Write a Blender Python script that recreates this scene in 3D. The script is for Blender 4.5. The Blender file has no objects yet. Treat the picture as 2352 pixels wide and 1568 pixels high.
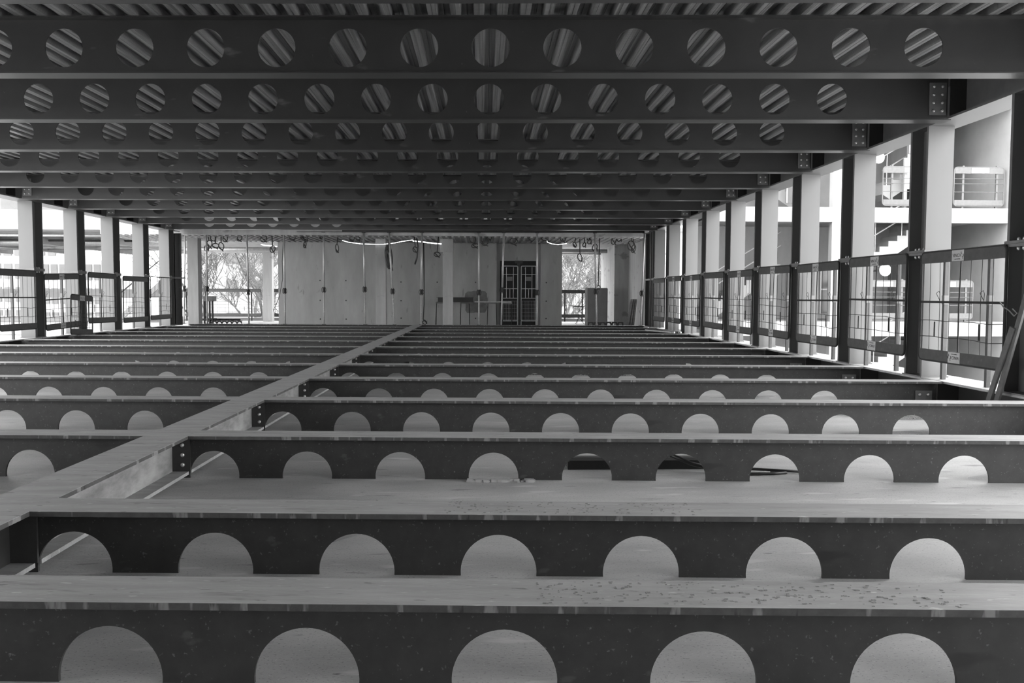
import bpy, math, random
from mathutils import Vector, Matrix
sc = bpy.context.scene
COL = sc.collection
random.seed(7)

# ------------------------------------------------------------------ camera
CZ = 1.475                       # eye height above the slab between the beams
FPX, YAW, PITCH, ROLL = 1914.0, 0.0341, 0.0547, 0.0037
SK = -0.0479                     # the beams are not square to the long walls
cy, sy, cp, sp = math.cos(YAW), math.sin(YAW), math.cos(PITCH), math.sin(PITCH)
F_ = Vector((sy*cp, cy*cp, -sp)); R_ = Vector((cy, -sy, 0)); U_ = R_.cross(F_)
cr, sr = math.cos(ROLL), math.sin(ROLL)
R_, U_ = R_*cr + U_*sr, U_*cr - R_*sr
cam_d = bpy.data.cameras.new('camera'); cam = bpy.data.objects.new('camera', cam_d); COL.objects.link(cam)
M3 = Matrix((R_, U_, -F_)).transposed()
cam.matrix_world = Matrix.Translation((0, 0, CZ)) @ M3.to_4x4()
cam_d.sensor_width = 36.0; cam_d.lens = FPX/2352*36.0; cam_d.clip_end = 600
sc.camera = cam
# ------------------------------------------------------------------ sky and exposure
w = bpy.data.worlds.new('overcast_sky'); sc.world = w; w.use_nodes = True
wn = w.node_tree.nodes; wl = w.node_tree.links
bg = wn['Background']; bg.inputs[0].default_value = (1, 1, 1, 1); bg.inputs[1].default_value = 10.0
sc.view_settings.view_transform = 'Standard'; sc.view_settings.look = 'None'
sc.view_settings.exposure = 0.0; sc.view_settings.gamma = 1.0
sc.view_settings.use_curve_mapping = False
sc.cycles.use_denoising = True
sc.cycles.max_bounces = 10; sc.cycles.diffuse_bounces = 7; sc.cycles.glossy_bounces = 4
sc.cycles.sample_clamp_indirect = 15.0

ZB = 3.7756      # underside of the upper beams
ZT = 0.3617      # top of the lower beams
Y0, BAY, P = 8.8858, 2.2841, 0.75
XR, XL = 6.07, -11.24
YL = [3.0879, 4.3351, 6.6358] + [8.9292 + BAY*i for i in range(11)]
def yl(i, x): return YL[i] + x*math.tan(SK)
def px(x, y, Y):                 # the point of a pixel at distance Y (used only to read positions off the plan)
    d = F_ + R_*((x-1176)/FPX) - U_*((y-784)/FPX); t = Y/d.y
    return d.x*t, d.z*t + CZ
ORD = ['first','second','third','fourth','fifth','sixth','seventh','eighth','ninth','tenth','eleventh','twelfth','thirteenth','fourteenth','fifteenth']

# ------------------------------------------------------------------ materials
def mat(name, lo, hi, rough=0.6, scale=6.0, stretch=(1,1,1), spec=0.5, metal=0.0, bump=0.0, bscale=60.0, spots=None, obj_coords=True):
    m = bpy.data.materials.new(name); m.use_nodes = True
    nt = m.node_tree; N = nt.nodes; L = nt.links; b = N['Principled BSDF']
    tc = N.new('ShaderNodeTexCoord'); mp = N.new('ShaderNodeMapping'); mp.inputs['Scale'].default_value = stretch
    L.new(tc.outputs['Object' if obj_coords else 'Generated'], mp.inputs[0])
    nz = N.new('ShaderNodeTexNoise'); nz.inputs['Scale'].default_value = scale; nz.inputs['Detail'].default_value = 6; nz.inputs['Roughness'].default_value = .62
    L.new(mp.outputs[0], nz.inputs[0])
    r = N.new('ShaderNodeValToRGB'); r.color_ramp.elements[0].position = .32; r.color_ramp.elements[1].position = .7
    r.color_ramp.elements[0].color = (lo, lo, lo, 1); r.color_ramp.elements[1].color = (hi, hi, hi, 1)
    L.new(nz.outputs[0], r.inputs[0]); out = r.outputs[0]
    for (v, sscale, thr, sstr) in (spots or []):
        mp2 = N.new('ShaderNodeMapping'); mp2.inputs['Scale'].default_value = sstr; L.new(tc.outputs['Object'], mp2.inputs[0])
        n2 = N.new('ShaderNodeTexNoise'); n2.inputs['Scale'].default_value = sscale; n2.inputs['Detail'].default_value = 4; L.new(mp2.outputs[0], n2.inputs[0])
        r2 = N.new('ShaderNodeValToRGB'); r2.color_ramp.elements[0].position = thr; r2.color_ramp.elements[1].position = min(1, thr+.06)
        L.new(n2.outputs[0], r2.inputs[0])
        mx = N.new('ShaderNodeMix'); mx.data_type = 'RGBA'; mx.inputs[7].default_value = (v, v, v, 1)
        L.new(r2.outputs[0], mx.inputs[0]); L.new(out, mx.inputs[6]); out = mx.outputs[2]
    L.new(out, b.inputs['Base Color'])
    b.inputs['Roughness'].default_value = rough; b.inputs['Metallic'].default_value = metal
    b.inputs['Specular IOR Level'].default_value = spec
    if bump:
        n3 = N.new('ShaderNodeTexNoise'); n3.inputs['Scale'].default_value = bscale; n3.inputs['Detail'].default_value = 3; L.new(mp.outputs[0], n3.inputs[0])
        bp = N.new('ShaderNodeBump'); bp.inputs['Strength'].default_value = bump; bp.inputs['Distance'].default_value = .01
        L.new(n3.outputs[0], bp.inputs['Height']); L.new(bp.outputs[0], b.inputs['Normal'])
    return m
def glow(name, s):
    m = bpy.data.materials.new(name); m.use_nodes = True; b = m.node_tree.nodes['Principled BSDF']
    b.inputs['Base Color'].default_value = (.9,.9,.9,1); b.inputs['Emission Color'].default_value = (1,1,1,1); b.inputs['Emission Strength'].default_value = s
    return m
STEEL = mat('dark_painted_steel', .024, .031, .35, 3, (1,1,1), .5, spots=[(.07, 2.6, .675, (.8,3,2.4)), (.12, 24, .73, (1,1,.5))])
COLST = mat('column_paint', .086, .098, .42, 2, (1,1,.3), .5)
LSTEEL = mat('weathered_beam_paint', .020, .032, .5, 9, (1,1,1), .4, spots=[(.09, 55, .66, (1,1,1)), (.13, 24, .72, (1,1,1)), (.05, 5, .68, (1,1,1.8)), (.014, 3, .64, (.6,1,1.6))])
DUST = mat('dusty_flange_top', .23, .33, .62, 5, (.35,2.5,1), .4, bump=.35, spots=[(.42, 30, .66, (.4,1.6,1)), (.12, 20, .66, (.5,2,1)), (.17, 7, .66, (.3,1.6,1))])
EDGE = mat('rusty_flange_edge', .035, .06, .7, 14, (1,1,1), .3, spots=[(.15, 9, .585, (1.5,1,.3)), (.02, 14, .66, (1.5,1,.3))])
BLACKST = mat('bare_black_plate', .02, .03, .5, 12)
PLATE = mat('splice_plate_paint', .09, .12, .45, 8)
BOLT = mat('zinc_bolt', .45, .55, .35, 8, metal=.6)
DECK = mat('galvanised_deck', .10, .34, .36, 2.5, (12,.16,1), .5, metal=.4, bump=.0)
SLAB = mat('wet_trowelled_slab', .30, .42, .5, 1.6, (.5,1.6,1), .5, bump=.25, bscale=35, spots=[(.20, 70, .60, (1,1.6,1)), (.50, 95, .64, (1,1.4,1)), (.12, 18, .68, (.45,1.8,1)), (.46, 3.5, .62, (.5,2,1)), (.19, 5, .66, (.4,2.4,1))])
CONC = mat('board_concrete', .27, .36, .8, 1.5, (2.2,2.2,.35), .3, spots=[(.2, 1.4, .62, (1,1,2))])
WALLC = mat('grey_cast_wall', .24, .32, .8, .9, (2.2,1,.6), .3, spots=[(.2, 2.6, .66, (2.5,1,.6))])
WCONC = mat('pale_concrete', .16, .20, .8, 2, (1,1,1), .3)
RCONC = mat('recess_concrete', .17, .23, .8, 1.0, (1.5,1,.6), .3)
WHITE = mat('white_render', .22, .26, .8, 1.5)
GALV = mat('galvanised_tube', .3, .42, .45, 20, (1,1,.3), .5, metal=.4)
BAND = mat('dark_barrier_band', .032, .05, .6, 10, spots=[(.06, 6, .68, (1,1,1))])
WIRE = mat('dark_wire', .018, .028, .7, spec=.2)
SIGN = mat('sign_plate', .3, .36, .6, 8)
INK = mat('sign_ink', .03, .04, .6)
CABLE = mat('black_cable', .015, .03, .5)
PROPM = mat('prop_steel', .2, .34, .6, 25, (1,1,.4), spots=[(.5, 30, .62, (1,1,.4))])
DARK = mat('dark_void_panel', .008, .014, .7)
WOOD = mat('weathered_plank', .09, .16, .7, 8, (1,8,1))
GREYP = mat('grey_sheet', .13, .16, .6, 3)
BARK = mat('grey_bark', .05, .08, .9, 3)
GLASS = mat('grey_window_glass', .025, .04, .2, 2)
GROUND = mat('pale_site_ground', .5, .62, .9, .3)
LAMP = glow('lit_globe', 9); LED = glow('lit_strip', 2.5)
# deck embossing
nt = DECK.node_tree; N = nt.nodes; L = nt.links
tc = N.new('ShaderNodeTexCoord'); wv = N.new('ShaderNodeTexWave'); wv.bands_direction = 'Y'; wv.inputs['Scale'].default_value = 16
L.new(tc.outputs['Object'], wv.inputs[0]); bp = N.new('ShaderNodeBump'); bp.inputs['Strength'].default_value = .35; bp.inputs['Distance'].default_value = .004
L.new(wv.outputs[0], bp.inputs['Height']); L.new(bp.outputs[0], N['Principled BSDF'].inputs['Normal'])
# puddles: the slab turns glossy in patches, mostly on the right
nt = SLAB.node_tree; N = nt.nodes; L = nt.links; b = N['Principled BSDF']
tc = N.new('ShaderNodeTexCoord'); mp = N.new('ShaderNodeMapping'); mp.inputs['Scale'].default_value = (.22,.5,1); L.new(tc.outputs['Object'], mp.inputs[0])
nz = N.new('ShaderNodeTexNoise'); nz.inputs['Scale'].default_value = 1.0; nz.inputs['Detail'].default_value = 3; L.new(mp.outputs[0], nz.inputs[0])
sx = N.new('ShaderNodeSeparateXYZ'); L.new(tc.outputs['Object'], sx.inputs[0])
mr = N.new('ShaderNodeMapRange'); mr.inputs[1].default_value = 0; mr.inputs[2].default_value = 5; mr.inputs[3].default_value = -.12; mr.inputs[4].default_value = .12; L.new(sx.outputs[0], mr.inputs[0])
ad = N.new('ShaderNodeMath'); ad.operation = 'ADD'; L.new(nz.outputs[0], ad.inputs[0]); L.new(mr.outputs[0], ad.inputs[1])
rr = N.new('ShaderNodeMapRange'); rr.inputs[1].default_value = .56; rr.inputs[2].default_value = .64; rr.inputs[3].default_value = .55; rr.inputs[4].default_value = .06; L.new(ad.outputs[0], rr.inputs[0]); L.new(rr.outputs[0], b.inputs['Roughness'])
bm = [n for n in N if n.type == 'BUMP'][0]
rb = N.new('ShaderNodeMapRange'); rb.inputs[1].default_value = .56; rb.inputs[2].default_value = .62; rb.inputs[3].default_value = .25; rb.inputs[4].default_value = 0; L.new(ad.outputs[0], rb.inputs[0]); L.new(rb.outputs[0], bm.inputs['Strength'])

# ------------------------------------------------------------------ mesh helpers
class MB:
    def __init__(s): s.v = []; s.f = []
    def add(s, vs, fs):
        n = len(s.v); s.v += [tuple(v) for v in vs]; s.f += [tuple(i+n for i in f) for f in fs]; return s
    def box(s, x0, x1, y0, y1, z0, z1):
        v = [(x,y,z) for z in (z0,z1) for y in (y0,y1) for x in (x0,x1)]
        return s.add(v, [(0,2,3,1),(4,5,7,6),(0,1,5,4),(2,6,7,3),(0,4,6,2),(1,3,7,5)])
    def prism(s, poly, axis, a, b):     # poly of 2-D points; axis 0: (a,p,q) 1: (p,a,q) 2: (p,q,a)
        def P3(p, t): return (t,p[0],p[1]) if axis == 0 else (p[0],t,p[1]) if axis == 1 else (p[0],p[1],t)
        n = len(poly); v = [P3(p,a) for p in poly]+[P3(p,b) for p in poly]
        f = [tuple(range(n)), tuple(range(2*n-1,n-1,-1))]+[(i,i+n,(i+1)%n+n,(i+1)%n) for i in range(n)]
        return s.add(v, f)
    def tube(s, pts, r, n=6, closed=False, r1=None):
        pts = [Vector(p) for p in pts]; m = len(pts); up = None; rings = []
        for i, p in enumerate(pts):
            a = pts[(i-1) % m] if (closed or i) else p; c = pts[(i+1) % m] if (closed or i < m-1) else p
            t = (c-a).normalized() if (c-a).length > 1e-9 else Vector((0,0,1))
            if up is None: up = Vector((0,0,1)) if abs(t.z) < .9 else Vector((1,0,0))
            u = up - t*up.dot(t)
            if u.length < 1e-4: u = t.orthogonal()
            u.normalize(); up = u; q = t.cross(u)
            rr = r if r1 is None else r+(r1-r)*i/max(1,m-1)
            rings.append([p+u*(rr*math.cos(2*math.pi*k/n))+q*(rr*math.sin(2*math.pi*k/n)) for k in range(n)])
        vs = [x for g in rings for x in g]; fs = []
        for i in range(m if closed else m-1):
            j = (i+1) % m
            fs += [(i*n+k, i*n+(k+1)%n, j*n+(k+1)%n, j*n+k) for k in range(n)]
        if not closed: fs += [tuple(range(n-1,-1,-1)), tuple((m-1)*n+k for k in range(n))]
        return s.add(vs, fs)
    def dome(s, c, r, ax, h, n=8):      # bolt head: hexagon prism with a rounded cap
        ax = Vector(ax); u = ax.orthogonal().normalized(); q = ax.cross(u); c = Vector(c); vs = []; fs = []
        for k, (rr, hh) in enumerate(((r,0),(r,h*.6),(r*.75,h),(r*.3,h*1.15))):
            vs += [c+ax*hh+u*(rr*math.cos(2*math.pi*i/n))+q*(rr*math.sin(2*math.pi*i/n)) for i in range(n)]
        for k in range(3): fs += [(k*n+i,k*n+(i+1)%n,(k+1)*n+(i+1)%n,(k+1)*n+i) for i in range(n)]
        fs += [tuple(3*n+i for i in range(n)), tuple(range(n-1,-1,-1))]
        return s.add(vs, fs)
    def build(s, name, m, parent=None, smooth=False, loc=None):
        me = bpy.data.meshes.new(name); me.from_pydata(s.v, [], s.f); me.update()
        me.materials.append(m)
        if smooth: me.shade_smooth()
        o = bpy.data.objects.new(name, me); COL.objects.link(o)
        if parent: o.parent = parent
        if loc: o.location = loc
        return o
def tag(o, label, cat, group=None, kind=None):
    if label: o['label'] = label
    if cat: o['category'] = cat
    if group: o['group'] = group
    if kind: o['kind'] = kind
    return o
def thing(name, label, cat, loc=(0,0,0), rz=0, group=None):
    o = bpy.data.objects.new(name, None); COL.objects.link(o); o.location = loc; o.rotation_euler = (0,0,rz); o.empty_display_size = .2
    return tag(o, label, cat, group)
def struct(name, mb, m): o = mb.build(name, m); o['kind'] = 'structure'; return o
def dup(root, loc=None, label=None, rz=None):
    kids = {}
    for o in list(bpy.data.objects):
        if o.parent: kids.setdefault(o.parent, []).append(o)
    def rec(o, par):
        c = o.copy(); COL.objects.link(c); c.parent = par
        for k in kids.get(o, []): rec(k, c)
        return c
    r = rec(root, None)
    if loc: r.location = loc
    if rz is not None: r.rotation_euler = (0,0,rz)
    if label: r['label'] = label
    return r

# ------------------------------------------------------------------ floor, deck, big structure
struct('floor', MB().box(-12.4, 6.9, -4, 31.95, -.3, 0), SLAB)
mb = MB(); pitch = .239; n0 = int(19.6/pitch); prof = []
for i in range(n0):
    x = -12.55 + i*pitch + .02
    prof += [(x, 4.366), (x+.045, 4.366), (x+.0475, 4.371), (x+.05, 4.366), (x+.095, 4.366), (x+.112, 4.44), (x+.16, 4.44), (x+.165, 4.447), (x+.17, 4.44), (x+.222, 4.44)]
vs = []; fs = []
for y in (-4.0, 31.9): vs += [(x, y, z) for x, z in prof]
m_ = len(prof); fs = [(i, i+1, m_+i+1, m_+i) for i in range(m_-1)]
mb.add(vs, fs)
for a_ in range(1):
    mb.box(-12.5, 7.0, -4, 31.9, 4.47, 4.62)
struct('ceiling', mb, DECK)
struct('wall_rear', MB().box(-12.4, 6.9, -4.3, -4.0, -.3, 4.6), WALLC)

# ------------------------------------------------------------------ upper perforated beams
def holed_web(m, zc, z0, z1, t=.014, first=-13, last=6, xo=.0687, r=.2, xa=XL, xb=XR, NS=40):
    xs = [j*P+xo for j in range(first, last+1)]
    def both(vs, fs):
        n = len(vs); m.add([(x,-t/2,z) for x,z in vs]+[(x,t/2,z) for x,z in vs], [tuple(f) for f in fs]+[tuple(i+n for i in reversed(f)) for f in fs])
    m.box(xa, xs[0]-P/2, -t/2, t/2, z0, z1); m.box(xs[-1]+P/2, xb, -t/2, t/2, z0, z1)
    for x in xs:
        a, b_ = x-P/2, x+P/2; vs = []; 
        for k in range(NS):
            th = 2*math.pi*k/NS; c, s_ = math.cos(th), math.sin(th)
            vs.append((x+r*c, zc+r*s_))
            kx = (P/2)/abs(c) if abs(c) > 1e-6 else 1e9; kz = ((z1-zc) if s_ > 0 else (zc-z0))/abs(s_) if abs(s_) > 1e-6 else 1e9
            q = min(kx, kz); vs.append((x+q*c, zc+q*s_))
        n = len(vs); fs = [(2*k, 2*k+1, (2*k+3) % n, (2*k+2) % n) for k in range(NS)]
        for cx, cz in ((a,z0),(b_,z0),(a,z1),(b_,z1)):      # corner triangles
            th = math.atan2(cz-zc, cx-x) % (2*math.pi); k = int(th/(2*math.pi)*NS)
            vs.append((cx, cz)); fs.append((2*k+1, len(vs)-1, (2*k+3) % n))
        both(vs, fs)
        ring = []; 
        for k in range(NS):
            th = 2*math.pi*k/NS; ring.append((x+r*math.cos(th), zc+r*math.sin(th)))
        m.add([(p,-t/2,q) for p,q in ring]+[(p,t/2,q) for p,q in ring], [(k,(k+1)%NS,(k+1)%NS+NS,k+NS) for k in range(NS)])
    return m
HU = .59
def splice(parent, xa, xb, z0, rows, side, front=-.007):
    pl = MB().box(xa, xb, front-.012, front, z0, z0+rows*.104).build('splice_plate', PLATE, parent)
    for i in range(2):
        for j in range(rows):
            MB().dome((xa+.055+i*(xb-xa-.11), front-.012, z0+.052+j*.104), .019, (0,-1,0), .016).build('bolt', BOLT, pl, True)
    return pl
ub = thing('perforated_beam', '', 'steel beam', (0, Y0, ZB), SK, 'perforated ceiling beams')
cs = 1/math.cos(SK)
holed_web(MB(), .29, .014, HU-.014, xa=XL*cs, xb=XR*cs).build('web', STEEL, ub)
MB().box(XL*cs, XR*cs, -.11, .11, 0, .014).build('bottom_flange', STEEL, ub)
MB().box(XL*cs, (XR-.02)*cs, -.11, .11, HU-.014, HU).build('top_flange', STEEL, ub)
splice(ub, XR-.235, XR-.015, .085, 4, 1); splice(ub, XL+.015, XL+.235, .085, 4, -1)
def ulab(k):
    d = {-1:'perforated steel ceiling beam cut by the top edge, closest overhead', 0:'nearest full perforated steel ceiling beam with thirteen round holes in view',
         9:'farthest perforated steel ceiling beam, directly above the shoring props'}
    return d.get(k, 'perforated steel ceiling beam with bolted ends, %s from the camera' % ORD[k])
ub['label'] = ulab(0)
for k in [-1]+list(range(1,10)): dup(ub, (0, Y0+BAY*k, ZB), ulab(k))

# upper edge girders
def edge_girder(x0, x1, label, inner):
    t = thing('edge_girder', label, 'steel girder', (0,0,0)); zz = ZB+.045
    MB().box(x0, x1, -3.9, 31.85, zz, zz+.03).build('bottom_flange', COLST, t)
    MB().box(x0, x1, -3.9, 31.85, 4.336, 4.366).build('top_flange', COLST, t)
    xm = (x0+x1)/2
    MB().box(xm-.01, xm+.01, -3.9, 31.85, zz+.03, 4.336).build('web', PLATE, t)
    for k in range(-1, 10):
        y = Y0+BAY*k + inner*math.tan(SK)
        MB().box(min(inner,xm), max(inner,xm), y-.006, y+.006, zz+.031, 4.335).build('stiffener', STEEL, t)
    return t
edge_girder(6.1, 6.56, 'painted steel edge girder over the right-hand columns', 6.1)
edge_girder(-11.86, -11.4, 'painted steel edge girder over the left-hand columns', -11.4)

# ------------------------------------------------------------------ lower beams, half sunk in the slab
def arched_web(m, zc, z1, t=.016, first=-13, last=6, xo=.0813, r=.2003, xa=XL, xb=XR, NS=28):
    xs = [j*P+xo for j in range(first, last+1)]; z0 = 0.0
    m.box(xa, xs[0]-P/2, -t/2, t/2, z0, z1); m.box(xs[-1]+P/2, xb, -t/2, t/2, z0, z1)
    a0 = math.asin((z0-zc)/r)
    for x in xs:
        ths = [a0+(math.pi-2*a0)*k/NS for k in range(NS+1)]; vs = []
        for th in ths:
            c, s_ = math.cos(th), math.sin(th); vs.append((x+r*c, zc+r*s_))
            if s_ <= 1e-4: vs.append((x+(P/2)*(1 if c > 0 else -1), zc+r*s_)); continue
            q = min((P/2)/max(abs(c),1e-6), (z1-zc)/s_); vs.append((x+q*c, zc+q*s_))
        fs = [(2*k, 2*k+1, 2*k+3, 2*k+2) for k in range(NS)]
        for cx in (x-P/2, x+P/2):
            th = math.atan2(z1-zc, cx-x); k = max(i for i in range(NS) if ths[i] <= th)
            vs.append((cx, z1)); fs.append((2*k+1, len(vs)-1, 2*k+3))
        n = len(vs); m.add([(p,-t/2,q) for p,q in vs]+[(p,t/2,q) for p,q in vs], fs+[tuple(i+n for i in reversed(f)) for f in fs])
        rg = [vs[2*k] for k in range(NS+1)]
        m.add([(p,-t/2,q) for p,q in rg]+[(p,t/2,q) for p,q in rg], [(k,k+1,k+1+NS+1,k+NS+1) for k in range(NS)])
    return m
lb = thing('floor_beam', '', 'steel beam', (0, YL[0], 0), SK, 'perforated floor beams')
zc = CZ-1.456
arched_web(MB(), zc, ZT-.028, xa=XL*cs, xb=XR*cs).build('web', LSTEEL, lb)
fl = MB().box(XL*cs, XR*cs, -.14, .14, ZT-.028, ZT-.0015).build('top_flange', EDGE, lb)
MB().box(XL*cs, XR*cs, -.14, .14, ZT-.0015, ZT).build('dusty_top', DUST, fl)
splice(lb, XR-.28, XR-.06, .02, 2, 1, -.008)
def llab(k):
    d = {0:'nearest half-sunk floor beam, its arches cut by the bottom edge', 13:'farthest floor beam, with the shoring props standing on it'}
    return d.get(k, 'half-sunk perforated floor beam, %s row from the camera' % ORD[k])
lb['label'] = llab(0)
for k in range(1, 14): dup(lb, (0, YL[k], 0), llab(k))

# girder pieces between the floor beams
def girder_piece(k):
    ya, yb = yl(k,-2.5)+.142, yl(k+1,-2.5)-.142; ym = (ya+yb)/2; h = (yb-ya)/2
    ln = 'short' if k == 0 else 'full-length'
    t = thing('trimmer_girder', 'dusty steel trimmer girder crossing from the %s to the %s floor beam' % (ORD[k], ORD[k+1]), 'steel girder', (-2.505, ym, 0), 0, 'trimmer girder pieces between floor beams')
    a = MB().box(-.175, .175, -h, h, ZT-.026, ZT-.0015).build('top_flange', EDGE, t)
    MB().box(-.175, .175, -h, h, ZT-.0015, ZT).build('dusty_top', DUST, a)
    MB().box(-.008, .008, -h-.11, h+.11, .055, ZT-.026).build('web', DUSTW, t)
    MB().box(-.135, .135, -h-.11, h+.11, .03, .055).build('bottom_flange', DUST, t)
    if k == 0: t.children[-1].data.materials[0] = BLACKST
    e = MB().box(-.15, .15, h+.105, h+.12, .056, ZT-.027).build('end_plate', BLACKST, t)
    for x in (-.09, .09) if k else ():
        for z in (.11, .19, .27): MB().dome((x, h+.105, z), .017, (0,-1,0), .014).build('bolt', BOLT, e, True)
DUSTW = mat('dust_stained_web', .12, .3, .7, 2.2, (1,1,3), .3, bump=.2)
for k in range(0, 13): girder_piece(k)

# lower edge girders (sills)
def sill(x0, x1, lab, xin):
    t = thing('sill_girder', lab, 'steel girder', (0,0,0)); sgn = 1 if x1 > 0 else -1
    a = MB().box(x0, x1, 0, 31.95, ZT-.03, ZT).build('top_flange', DUST, t)
    xm = (x0+x1)/2
    MB().box(xm-.01, xm+.01, 0, 31.95, .0, ZT-.03).build('web', STEEL, t)
    for k in range(13):
        y = yl(k, xin); MB().box(min(xin,xm), max(xin,xm), y-.006, y+.006, .03, ZT-.031).build('fin_plate', STEEL, t)
    return t
sill(6.1, 6.66, 'dusty steel sill girder under the right-hand columns', 6.08)
sill(-11.96, -11.4, 'dusty steel sill girder under the left-hand columns', -11.25)

# ------------------------------------------------------------------ columns
def column(sgn):
    t = thing('steel_column', '', 'steel column', (0,0,0))
    W, D, tf = .36, .48, .045
    def sh(z0, z1, nm):
        m = MB().box(0, sgn*W, -D/2, -D/2+tf, z0, z1) if sgn > 0 else MB().box(-W, 0, -D/2, -D/2+tf, z0, z1)
        a, b_ = (0, W) if sgn > 0 else (-W, 0)
        m.box(a, b_, D/2-tf, D/2, z0, z1); m.box(sgn*W/2-.012, sgn*W/2+.012, -D/2+tf, D/2-tf, z0, z1)
        m.build(nm, COLST, t)
    sh(ZT+.02, 2.06, 'lower_shaft'); sh(2.13, ZB+.045, 'upper_shaft')
    a, b_ = (-.02, W+.01) if sgn > 0 else (-W-.01, .02)
    MB().box(a, b_, -D/2-.03, D/2+.02, ZT, ZT+.02).build('base_plate', PLATE, t)
    s1 = MB().box(a, b_, -D/2-.02, D/2+.02, 2.06, 2.094).build('splice_plate', PLATE, t)
    s2 = MB().box(a, b_, -D/2-.02, D/2+.02, 2.096, 2.13).build('splice_plate', PLATE, t)
    for (x, y) in ((.05,.0),(.11,.0),(.05,.1),(.05,-.12)):
        MB().dome((sgn*x, y, 2.13), .02, (0,0,1), .035).build('bolt', BOLT, s2, True)
        MB().dome((sgn*x, y, 2.06), .02, (0,0,-1), .035).build('bolt', BOLT, s1, True)
    return t
cR = column(1); cR.location = (6.1, 9.33, 0); cR['group'] = 'right-hand steel columns'
cR['label'] = 'steel column cut by the right edge, nearest on the right side'
for k in range(1, 10): dup(cR, (6.1, 9.33+BAY*k, 0), 'bolted steel column on the right side, %s from the camera' % ORD[k] if k < 9 else 'steel corner column at the far right, beside the leaning planks')
cL = column(-1); cL.location = (-11.4, 21.83, 0); cL['group'] = 'left-hand steel columns'
cL['label'] = 'bolted steel column at the far left edge, nearest on the left side'
for k in range(1, 5): dup(cL, (-11.4, 21.83+BAY*k, 0), 'bolted steel column on the left side, %s from the camera' % ORD[k] if k < 4 else 'steel corner column at the far left, beside the concrete pillar')
t = thing('corner_post', 'dark steel corner post at the far right behind the last right column', 'steel column', (6.1, 30.9, ZT))
MB().box(0, .36, -.5, -.46, 0, ZB+.04-ZT).box(0, .36, .44, .48, 0, ZB+.04-ZT).box(.10, .13, -.46, .44, 0, ZB+.04-ZT).build('shaft', STEEL, t)
MB().box(-.02, .38, -.52, .5, 1.70, 1.76).build('splice_plate', PLATE, t)
# second, darker corner post on the left
t = thing('corner_post', 'dark steel corner post with a prop before it, at far left', 'steel column', (-11.46, 31.42, ZT+.0))
MB().box(-.02, .02, -.02, .34, 0, 3.74-ZT).box(-.02, .26, -.02, .02, 0, 3.74-ZT).build('shaft', STEEL, t)
MB().box(-.04, .28, -.04, .36, 1.70, 1.76).build('splice_plate', PLATE, t)

# ------------------------------------------------------------------ site barriers
def text_mesh(s, size, name, m, parent, loc, rot):
    c = bpy.data.curves.new('t', 'FONT'); c.body = s; c.size = size; c.extrude = .0008; c.align_x = 'CENTER'; c.align_y = 'CENTER'
    o = bpy.data.objects.new('t', c); COL.objects.link(o)
    dg = bpy.context.evaluated_depsgraph_get(); me = bpy.data.meshes.new_from_object(o.evaluated_get(dg)); bpy.data.objects.remove(o)
    me.materials.clear(); me.materials.append(m)
    q = bpy.data.objects.new(name, me); COL.objects.link(q); q.parent = parent; q.location = loc; q.rotation_euler = rot
    return q
def sign(parent, x, z, up, wd=.27, ht=.14):
    s = MB().box(-wd/2, wd/2, -.004, .0, -ht/2, ht/2).build('sign', SIGN, parent)
    s.location = (x, -.013, z); s.rotation_euler = (0, 0 if up else math.pi, 0)
    text_mesh('VINCI', .062, 'lettering', INK, s, (-.035, -.005, 0), (math.pi/2,0,0))
    text_mesh('CONSTRUCTION', .017, 'small_lettering', INK, s, (-.01, -.005, -.045), (math.pi/2,0,0))
    m = MB()
    for cx, cz, a0, rr in ((.085,.0,2.2,.022),(.105,.0,-.9,.022),(.097,.035,2.6,.02),(.097,-.035,-.5,.02)):
        pts = [(cx+rr*math.cos(a0+q*.35), -.005, cz+rr*math.sin(a0+q*.35)) for q in range(6)]
        m.tube(pts, .004, 4)
    m.build('logo', INK, s)
def rr_pts(x0, x1, z0, z1, r, n=5):
    out = []
    for cx, cz, a in ((x1-r,z1-r,0),(x0+r,z1-r,90),(x0+r,z0+r,180),(x1-r,z0+r,270)):
        out += [(cx+r*math.cos(math.radians(a+90*i/n)), cz+r*math.sin(math.radians(a+90*i/n))) for i in range(n+1)]
    return out
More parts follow.
